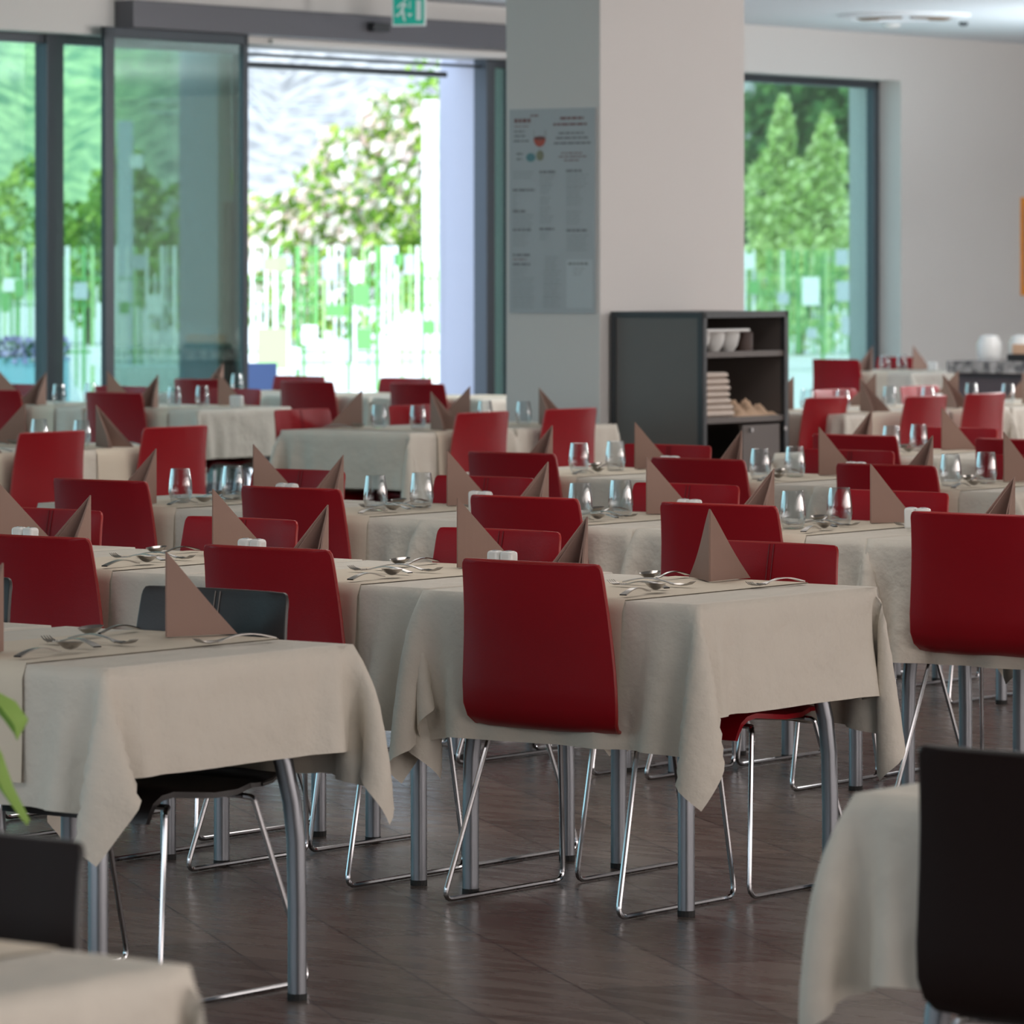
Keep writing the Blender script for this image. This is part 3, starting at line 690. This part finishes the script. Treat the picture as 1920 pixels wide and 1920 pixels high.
def table(p, q, ph, desc, col_=False, near=('red', 0), far=('red', 0), nset=True, fset=True, glass=True, cut=2, salt=True, dp=0., fp=0., cidx=None, runner=True, nap_rot=0., fnap_rot=0., gap=.0, rotj=None):
    """near/far: (leather colour, shift) or None.  col_: the table belongs to a block turned a quarter turn"""
    tr = R(90) if col_ else 0.
    rj = RT.uniform(-.010, .010) if rotj is None else rotj
    t = TABLE.get(); place(t, p, q, 0, tr+rj); tag(t, 'square grey-legged dining table under %s' % desc, 'table', 'dining tables')
    k = TI[0] % 4 if cidx is None else cidx; TI[0] += 1
    cm, rm = CLOTHS[k]; flip = math.pi if (TI[0] % 3 == 0 and cidx is None) else 0
    c = mk('tablecloth', cm); place(c, p, q, TZ, tr+rj+flip); tag(c, 'cream tablecloth draped over %s' % ph, 'tablecloth', 'cream tablecloths')
    if runner:
        r = mk('table_runner', rm); place(r, p, q, TZ+.001, tr+rj+flip); tag(r, 'ivory cloth strip laid across %s' % ph, 'table runner', 'ivory cloth strips')
    s1, s2 = ('near side', 'far side') if not col_ else ('right side', 'left side')
    ca, sa = math.cos(tr), math.sin(tr)
    for (cfg, sgn, side, sh) in ((near, -1, s1, dp), (far, 1, s2, fp)):
        if cfg:
            kind = cfg[0]; x = sh; y = sgn*(.245+cfg[1])
            cw = {'red': 'red leather chair', 'black': 'black leather chair', 'brown': 'dark brown leather chair'}[kind]
            chair(p + ca*x - sa*y, q + sa*x + ca*y, tr + (0 if sgn < 0 else math.pi) + RT.uniform(-.02, .02), '%s at the %s of %s' % (cw, side, ph), kind, {'red': 'red leather dining chairs', 'black': 'black leather dining chairs', 'brown': 'dark brown leather dining chairs'}[kind])
    if nset: seat_set(p, q, tr, False, ph, s1, glass, cut, nap_rot=nap_rot)
    if fset: seat_set(p, q, tr, True, ph, s2, glass, cut, nap_rot=fnap_rot)
    if salt:
        for i in (0, 1):
            o = SHAKER.get(); o.name = 'salt_shaker' if i == 0 else 'pepper_shaker'
            x = .315+.042*i; y = .02
            place(o, p + ca*x - sa*y, q + sa*x + ca*y, TZ+.0055, tr+RT.uniform(-.08, .08)); tag(o, 'white %s shaker, %s one on %s' % (('salt', 'left') [:1][0] if i == 0 else 'pepper', 'left' if i == 0 else 'right', ph), 'shaker', 'white ceramic shakers')
    return t
# foreground
table(.10, -2.17, 'the large table at front left', 'the front left cloth', near=None, far=('black', .0), glass=False, salt=False, dp=0, fp=-.05, cidx=4)
table(-.77, -2.17, 'the table cut by the left edge', 'the cloth cut by the left edge', near=None, far=('black', 0), nset=False, fset=False, salt=False, cidx=1)
table(3.31, -3.10, 'the table at the bottom right corner', 'the bottom right cloth', near=('brown', -.01), far=None, nset=False, fset=False, salt=False, dp=-.04, cidx=4)
table(2.84, -5.83, 'the blurred bottom left table', 'the blurred bottom left cloth', near=None, far=('brown', .13), nset=False, fset=False, salt=False, fp=-.16, cidx=2)
# second row
table(.02, .0, 'the middle table behind the largest red chair', 'the middle cloth of the second row', glass=False, salt=False, dp=-.01, fp=.03, fnap_rot=R(20), cidx=0, rotj=.0)
table(-.835, .05, 'the second row table second from right', 'the second cloth of the second row', glass=False, dp=-.03, fp=-.03, cidx=3, rotj=.0)
table(-1.685, .06, 'the second row table second from left', 'the third cloth of the second row', glass=False, dp=.0, fp=-.1, cidx=1)
table(-2.55, .10, 'the second row table at the left edge', 'the leftmost cloth of the second row', glass=False, near=None, dp=0, cidx=2, nset=False)
# third row
table(-.29, 2.50, 'the third row table at the right edge', 'the rightmost cloth of the third row', far=None, salt=False, cidx=1, fset=False)
table(-1.13, 2.50, 'the third row table second from right', 'the second cloth from right in the third row', dp=-.05, fp=-.05, cidx=0)
table(-1.97, 2.50, 'the third row table in the middle', 'the middle cloth of the third row', dp=.07, fp=.0, cidx=3)
table(-2.81, 2.52, 'the third row table second from left', 'the second cloth from left in the third row', dp=-.04, fp=0, cidx=2)
table(-3.65, 2.55, 'the third row table at the left end', 'the leftmost cloth of the third row', dp=-.05, fp=0, cidx=1)
# fourth and fifth rows
table(-2.22, 5.12, 'the fourth row table at the right end', 'the rightmost cloth of the fourth row', salt=False, dp=-.05, fp=.0, cut=1)
table(-3.07, 5.14, 'the fourth row table in the middle', 'the middle cloth of the fourth row', dp=-.03, fp=0, cut=1)
table(-3.93, 5.16, 'the fourth row table at the left end', 'the leftmost cloth of the fourth row', dp=-.04, fp=0, cut=1)
table(-3.15, 7.50, 'the fifth row table at the right edge', 'the right cloth of the fifth row', far=None, cut=1, salt=False, fset=False)
table(-4.0, 7.50, 'the fifth row table at the left end', 'the left cloth of the fifth row', cut=1, dp=.05, fp=-.05, salt=False)
# blocks turned a quarter turn: two tables left, two at the pillar, four right of the cabinet
table(-7.35, 4.98, 'the left block table at the edge', 'the left block cloth at the photo edge', True, dp=.27, far=None, cut=1, salt=True)
table(-7.35, 5.83, 'the left block table with cream end', 'the left block cloth with the cream end', True, dp=.22, far=None, cut=1, salt=False)
table(-7.5, 8.40, 'the pillar block table with the blue-lit side', 'the blue-lit cloth before the pillar', True, dp=.05, fp=-.15, cut=1, salt=False)
table(-7.5, 9.26, 'the pillar block table beside the pillar', 'the cloth beside the pillar', True, dp=-.09, fp=-.12, cut=1, salt=False)
for k, (q, d) in enumerate(((12.0, 'beside the cabinet'), (12.85, 'second from the cabinet'), (13.70, 'third from the cabinet'), (14.55, 'fourth from the cabinet'))):
    table(-7.38, q, 'the right block table %s' % d, 'the right block cloth %s' % d, True, near=('red', (-.205, .09, .09)[k]) if k < 3 else None, far=('red', .055) if k in (1, 2) else None, dp=(-.42, -.74, -.98)[k] if k < 3 else 0, fp=(0, .05, .10)[k] if k < 3 else 0, cut=0, salt=(k == 1))
# window rows far back
for k, (p, d) in enumerate(((-10.64, 'first'), (-11.50, 'second'), (-12.35, 'third'))):
    table(p, 10.45, 'the %s table of the left window row' % d, 'the %s cloth of the left window row' % d, dp=(-.13, -.2, -.25)[k], fp=-.09, cut=0, salt=(k == 0))
for k, (p, d) in enumerate(((-10.64, 'nearest the pillar'), (-11.50, 'before the doorway'), (-12.36, 'before the sliding door'))):
    table(p, 13.0, 'the doorway row table %s' % d, 'the doorway row cloth %s' % d, far=('red', 0) if k else None, dp=0, fp=-.0, cut=0, nset=(k == 2), fset=False, salt=(k == 1), glass=(k != 1))
table(-12.35, 20.45, 'the table by the right window', 'the cloth by the right window', dp=-.2, fp=-.25, cut=0, salt=True)
chair(-11.4, 20.6, R(60), 'red leather chair mostly hidden behind the buffet counter')

# ---------------------------------------------------------------- green plant leaf at the left edge
pl = empty('potted_plant', 'green houseplant leaves reaching in at the left edge', 'plant'); pl.location = (-.86, 7.5, 0)
def leafm(pts, wd_, name):
    vs = []; fs = []; n = len(pts)
    for i, p in enumerate(pts):
        for k in range(-2, 3): vs.append((p[0]+wd_[i]*k/2, p[1]+.012*abs(k), p[2]+.003*abs(k)))
    for i in range(n-1):
        for k in range(4): a = i*5+k; fs.append((a, a+1, a+6, a+5))
    MB().add(vs, fs).build(name, M['plantleaf'], pl, True)
leafm([(-.01, 0, .88), (.015, 0, .875), (.045, 0, .855), (.068, 0, .825), (.072, 0, .80)], [.002, .014, .022, .020, .002], 'leaf')
leafm([(-.03, 0, .86), (.0, 0, .82), (.028, 0, .77), (.05, 0, .72), (.075, 0, .68), (.088, 0, .665)], [.012, .020, .018, .013, .008, .002], 'leaf')
MB().tube([(-.12, 0, .05), (-.11, .0, .5), (-.06, 0, .84), (-.01, 0, .88)], .006, 6).build('stem', M['plantleaf'], pl, True)
MB().tube([(-.11, 0, .45), (-.08, 0, .75), (-.03, 0, .86)], .006, 6).build('stem', M['plantleaf'], pl, True)
MB().lathe([(0, 0), (.08, 0), (.11, .2), (.10, .2), (.09, .19), (0, .19)], 20, -.12, 0, 0).build('pot', M['ceramic'], pl, True)

# ---------------------------------------------------------------- outside
g = MB().add([(-60, 20, -.03), (60, 20, -.03), (60, 400, -.03), (-60, 400, -.03)], [(0, 1, 2, 3)])
b = g.build('ground_terrace', M['pave']); tag(b, 'bright pale paved ground outside', None, None, 'structure')
hm = MB(); NX, NY = 60, 14; rh = random.Random(7)
vs = [(-70+140*i/NX, 190+12*j, -2+3.2*j+(1.2*math.sin(i*1.3+j)+1.0*math.sin(i*.6+2*j)+rh.uniform(-.8, .8))*(j > 0) + max(0, (30-i))*.06*j) for j in range(NY) for i in range(NX+1)]
hm.add(vs, [(j*(NX+1)+i, j*(NX+1)+i+1, (j+1)*(NX+1)+i+1, (j+1)*(NX+1)+i) for j in range(NY-1) for i in range(NX)])
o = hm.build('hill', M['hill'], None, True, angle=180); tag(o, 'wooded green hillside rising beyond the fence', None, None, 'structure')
def fence(Y, x0, x1, seed, label, white=.5, zt=1.745, zb=.20, squares=()):
    rf = random.Random(seed); f = empty('slat_fence', label, 'fence', None); f.location = (0, Y, 0)
    sl = {'fgreen': MB(), 'fwhite': MB(), 'flime': MB()}; x = x0
    while x < x1:
        wv = rf.uniform(.018, .05); k = 'fwhite' if rf.random() < white else ('fgreen' if rf.random() < .6 else 'flime')
        za = zb if rf.random() < .75 else rf.uniform(zb, 1.0); zc = zt if rf.random() < .7 else rf.uniform(1.1, zt)
        sl[k].box(x, x+wv, -.01, .01, za, zc); x += wv + rf.uniform(.012, .06)
    for k, m_ in sl.items(): m_.build({'fgreen': 'green_slats', 'fwhite': 'white_slats', 'flime': 'light_green_slats'}[k], M[k], f)
    r_ = MB()
    for z in (.62, 1.12, 1.40): r_.box(x0, x1, .012, .03, z-.012, z+.012)
    xx = x0
    while xx < x1: r_.box(xx, xx+.05, .012, .06, -.03, zt-.1); xx += 2.4
    r_.build('rails', M['fgreen'], f)
    for k, (x, z, s, h, m_) in enumerate(squares): MB().box(x, x+s, -.03-.022*k, -.012-.022*k, z, z+h).build('square_panel', M[m_], f)
    return f
rq = random.Random(3); sq = []
for k in range(34):
    sq.append((rq.uniform(-5.6, -.6), rq.uniform(.25, 1.55), rq.uniform(.08, .2), rq.uniform(.1, .24), rq.choice(['fwhite', 'flime', 'fgreen', 'fgrey', 'fwhite'])))
sq += [(-2.66, .46, .31, .42, 'flime'), (-1.85, .53, .15, .24, 'fgrey'), (-1.66, 1.12, .16, .22, 'fgreen'), (-1.62, .66, .15, .22, 'fgreen'), (-.82, .95, .16, .2, 'fgrey'), (-1.12, 1.45, .1, .2, 'fgrey'), (-5.0, .35, .2, .28, 'flime')]
fence(50, -7.2, .2, 1, 'green and white vertical slat fence beyond the doorway', .45, squares=sq)
sq = [(.5+i*.43, rq.uniform(.4, 1.6), rq.uniform(.12, .2), rq.uniform(.14, .24), rq.choice(['fwhite', 'flime', 'fgreen', 'fgrey'])) for i in range(4, 11)] + [(4.30, .94, .26, .42, 'fwhite'), (3.4, 1.48, .16, .22, 'fwhite'), (4.88, .5, .2, .28, 'fgrey'), (4.8, 1.0, .22, .3, 'fgrey')]
fence(70, 2.2, 6.3, 2, 'pale green slat fence beyond the right window', .22, zt=1.76, zb=.22, squares=sq)
def tree(name, x, y, crowns, trunk_h, n, leaf, label, cat='tree', lm=None, blossom=None, seed=0, trunk_r=.09):
    rt = random.Random(seed); t = empty(name, label, cat, None); t.location = (x, y, 0)
    MB().tube([(0, 0, -.03), (.05, 0, trunk_h*.5), (0, 0, trunk_h)], [trunk_r, trunk_r*.8, trunk_r*.5], 8).build('trunk', M['bark'], t, True)
    for part, nn, mm, bias in (('foliage', n, lm or M['leaf'], None),) + ((('blossoms', blossom[0], M['blossom'], blossom[1]),) if blossom else ()):
        vs = []; fs = []
        while len(fs) < nn:
            cx, cz, rx, rz = rt.choice(crowns)
            u = rt.gauss(0, 1), rt.gauss(0, 1), rt.gauss(0, 1); l = math.sqrt(sum(a*a for a in u)); rr = rt.uniform(.45, 1)**.5 * (1+.18*math.sin(5*u[0]/l+seed)*math.sin(6*u[2]/l))
            px_, py_, pz_ = cx+u[0]/l*rx*rr, u[1]/l*rx*rr, cz+u[2]/l*rz*rr
            if bias and not bias(px_, pz_, rt): continue
            s = leaf*rt.uniform(.6, 1.4)*(1.25 if part == 'blossoms' else 1)
            a = Vector((rt.gauss(0, 1), rt.gauss(0, 1), rt.gauss(0, 1))).normalized(); b_ = a.orthogonal().normalized(); c_ = a.cross(b_)
            o_ = Vector((px_, py_ - (.05 if part == 'blossoms' else 0), pz_)); i0 = len(vs)
            vs += [tuple(o_+b_*s), tuple(o_+c_*s*.6), tuple(o_-b_*s), tuple(o_-c_*s*.6)]; fs.append((i0, i0+1, i0+2, i0+3))
        MB().add(vs, fs).build(part, mm, t)
    return t
tree('blossoming_tree', -2.6, 75, [(0, 1.5, 1.5, 1.2), (.5, 2.6, 1.35, 1.15), (-.9, 1.5, 1.1, 1.2), (1.1, 3.4, 1.1, .9)], 1.4, 4800, .095, 'green tree thick with pale pink blossom behind the fence', seed=1,
     blossom=(2200, lambda x, z, r: (x*.8 - z*.9 + 1.6) < r.uniform(-.6, 1.0)))
tree('leafy_tree', -.55, 80, [(0, 4.0, 1.5, 1.1), (-.3, 2.3, 1.4, 1.3), (.9, 2.8, 1.3, 1.6), (.2, 1.2, 1.6, 1)], 2, 4800, .09, 'leafy green tree behind the white post', seed=2)
tree('leafy_tree', -5.6, 88, [(0, 2.2, 1.0, 1.2), (-.6, 1.3, 1.0, 1.0), (.5, 1.2, .9, 1.0)], 1.4, 3000, .09, 'green tree seen through the sliding door', seed=3)
tree('leafy_tree', -8.3, 92, [(0, 1.5, 1.0, 1.2), (.7, 2.6, .8, 1.2), (-1.2, 2.2, 1.0, 1.4)], 1.4, 3000, .10, 'green tree seen through the left window', seed=4)
tree('conical_tree', 5.0, 82, [(0, 1.3, 1.1, 1.3), (-.35, 2.6, .60, 1.3), (.48, 3.0, .36, 1.15), (.1, 2.1, .9, 1.1), (-.28, 3.7, .20, .75)], 1.5, 4800, .095, 'pale sunlit tree with two pointed tops outside the right window', lm=M['leafpale'], seed=5)
for k, (x, y, s, lab) in enumerate(((7.5, 120, 3.2, 'dark green tree behind the pale pointed tree'), (4.4, 125, 3.0, 'dark green tree left of the pale pointed tree'), (11.6, 130, 3.4, 'dark green tree at the right side of the right window'), (.2, 122, 3.0, 'dark green tree behind the leafy tree by the pillar'))):
    tree('broad_tree', x, y, [(0, 2.2, s*.8, 2.2), (-.8, 4.4, s*.6, 1.9), (1.0, 4.8, s*.6, 1.8), (0, 5.6, s*.5, 1.4)], 2, 5200, .17, lab, lm=M['leafdark'], seed=10+k, trunk_r=.16)
def post(x, y, wd_, h_, label, box=None, m_='post'):
    t = empty('lamp_post', label, 'post', None); t.location = (x, y, 0)
    MB().box(-wd_/2, wd_/2, -wd_/2, wd_/2, -.03, h_).build('pole', M[m_], t, bevel=.01)
    if box: MB().box(*box).build('lamp_box', M['fwhite'], t, bevel=.01)
post(-5.66, 69, .22, 3.65, 'grey square post with a white box, beyond the sliding door', (.08, .26, -.2, .1, 2.95, 3.15))
post(-.97, 56, .19, 3.5, 'tall white post beyond the doorway', None, 'fwhite')
for k, z in enumerate((4.15, 3.95)):
    o = MB().tube([(-6, 78, z+.12), (-2.5, 78, z-.02), (1.5, 78, z)], .012, 4).build('overhead_wire', M['fgrey']); tag(o, '%s grey wire strung across the view of the trees' % ('upper', 'lower')[k], 'wire', 'overhead wires')
def flowerbox(x, y, w_, zt, label, seed):
    t = empty('flower_planter', label, 'planter', None); t.location = (x, y, 0)
    MB().box(-w_/2, w_/2, -.2, .2, -.03, zt).build('planter_box', M['planter'], t, bevel=.01)
    rt = random.Random(seed)
    for part, mm, n_ in (('flowers', 'purple', 420), ('leaves', 'leafdark', 200)):
        vs = []; fs = []
        for i in range(n_):
            o_ = Vector((rt.uniform(-w_/2, w_/2), rt.uniform(-.25, .2), zt + rt.uniform(-.04, .17)*(1 if part == 'flowers' else .8)))
            a = Vector((rt.gauss(0, 1), rt.gauss(0, 1), rt.gauss(0, 1))).normalized(); b_ = a.orthogonal().normalized()*.03; c_ = a.cross(b_)
            i0 = len(vs); vs += [tuple(o_+b_), tuple(o_+c_), tuple(o_-b_), tuple(o_-c_)]; fs.append((i0, i0+1, i0+2, i0+3))
        MB().add(vs, fs).build(part, M[mm], t)
flowerbox(-4.25, 40, .95, .76, 'pale blue planter with purple flowers outside the left window', 1)
flowerbox(.05, 38.5, .9, .84, 'blue planter with lilac flowers outside the narrow window', 2)
t = empty('terrace_table', 'white clothed terrace table outside the sliding door', 'table'); t.location = (-2.85, 38, 0)
MB().box(-.42, .42, -.4, .4, .70, .735).build('tabletop', M['outcloth'], t); MB().box(-.43, .43, -.41, .41, .35, .70).build('table_skirt', M['outcloth'], t, bevel=.01); MB().box(-.05, .05, -.05, .05, 0, .36).build('pedestal', M['frame'], t)
t = empty('terrace_chair', 'navy terrace chair just outside the doorway', 'chair'); t.location = (-1.98, 36.6, 0); t.rotation_euler = (0, 0, R(-12))
sh_ = [(-.26, .78), (-.22, .62), (-.20, .46)]
shell([(-.18, .46), (-.20, .55), (-.23, .68), (-.25, .79)], [.20, .20, .215, .22], [0, .01, .015, .02], .012).build('backrest', M['navy'], t)
shell([(-.18, .45), (0, .44), (.2, .45)], [.2, .21, .21], [0, .01, 0], .02).build('seat', M['navy'], t)
for sx in (-1, 1):
    for sy in (-1, 1): MB().tube([(sx*.2, sy*.18, .45), (sx*.23, sy*.22, 0)], .012, 6).build('leg', M['frame'], t)
o = MB().add([(-.0, 0, 1.02), (-.16, .1, 0), (.36, .0, 0), (.1, -.25, 0)], [(0, 1, 3), (0, 3, 2), (0, 2, 1), (1, 2, 3)]).build('terrace_windbreak', M['outcloth']); o.location = (-3.98, 41, 0); tag(o, 'white tent shaped cover standing outside the left window', 'cover')
t = empty('dark_panel', 'tall narrow dark panel behind the sliding door glass', 'stand'); place(t, -14.20, 14.98, 0)
MB().box(-.015, .015, -.08, .08, 0, 1.98).build('upright_panel', M['panelbrown'], t, bevel=.005)  # plain dark upright panel, added behind the glass
MB().box(-.02, .02, -.09, .09, -.0, .03).build('panel_base', M['frame'], t)
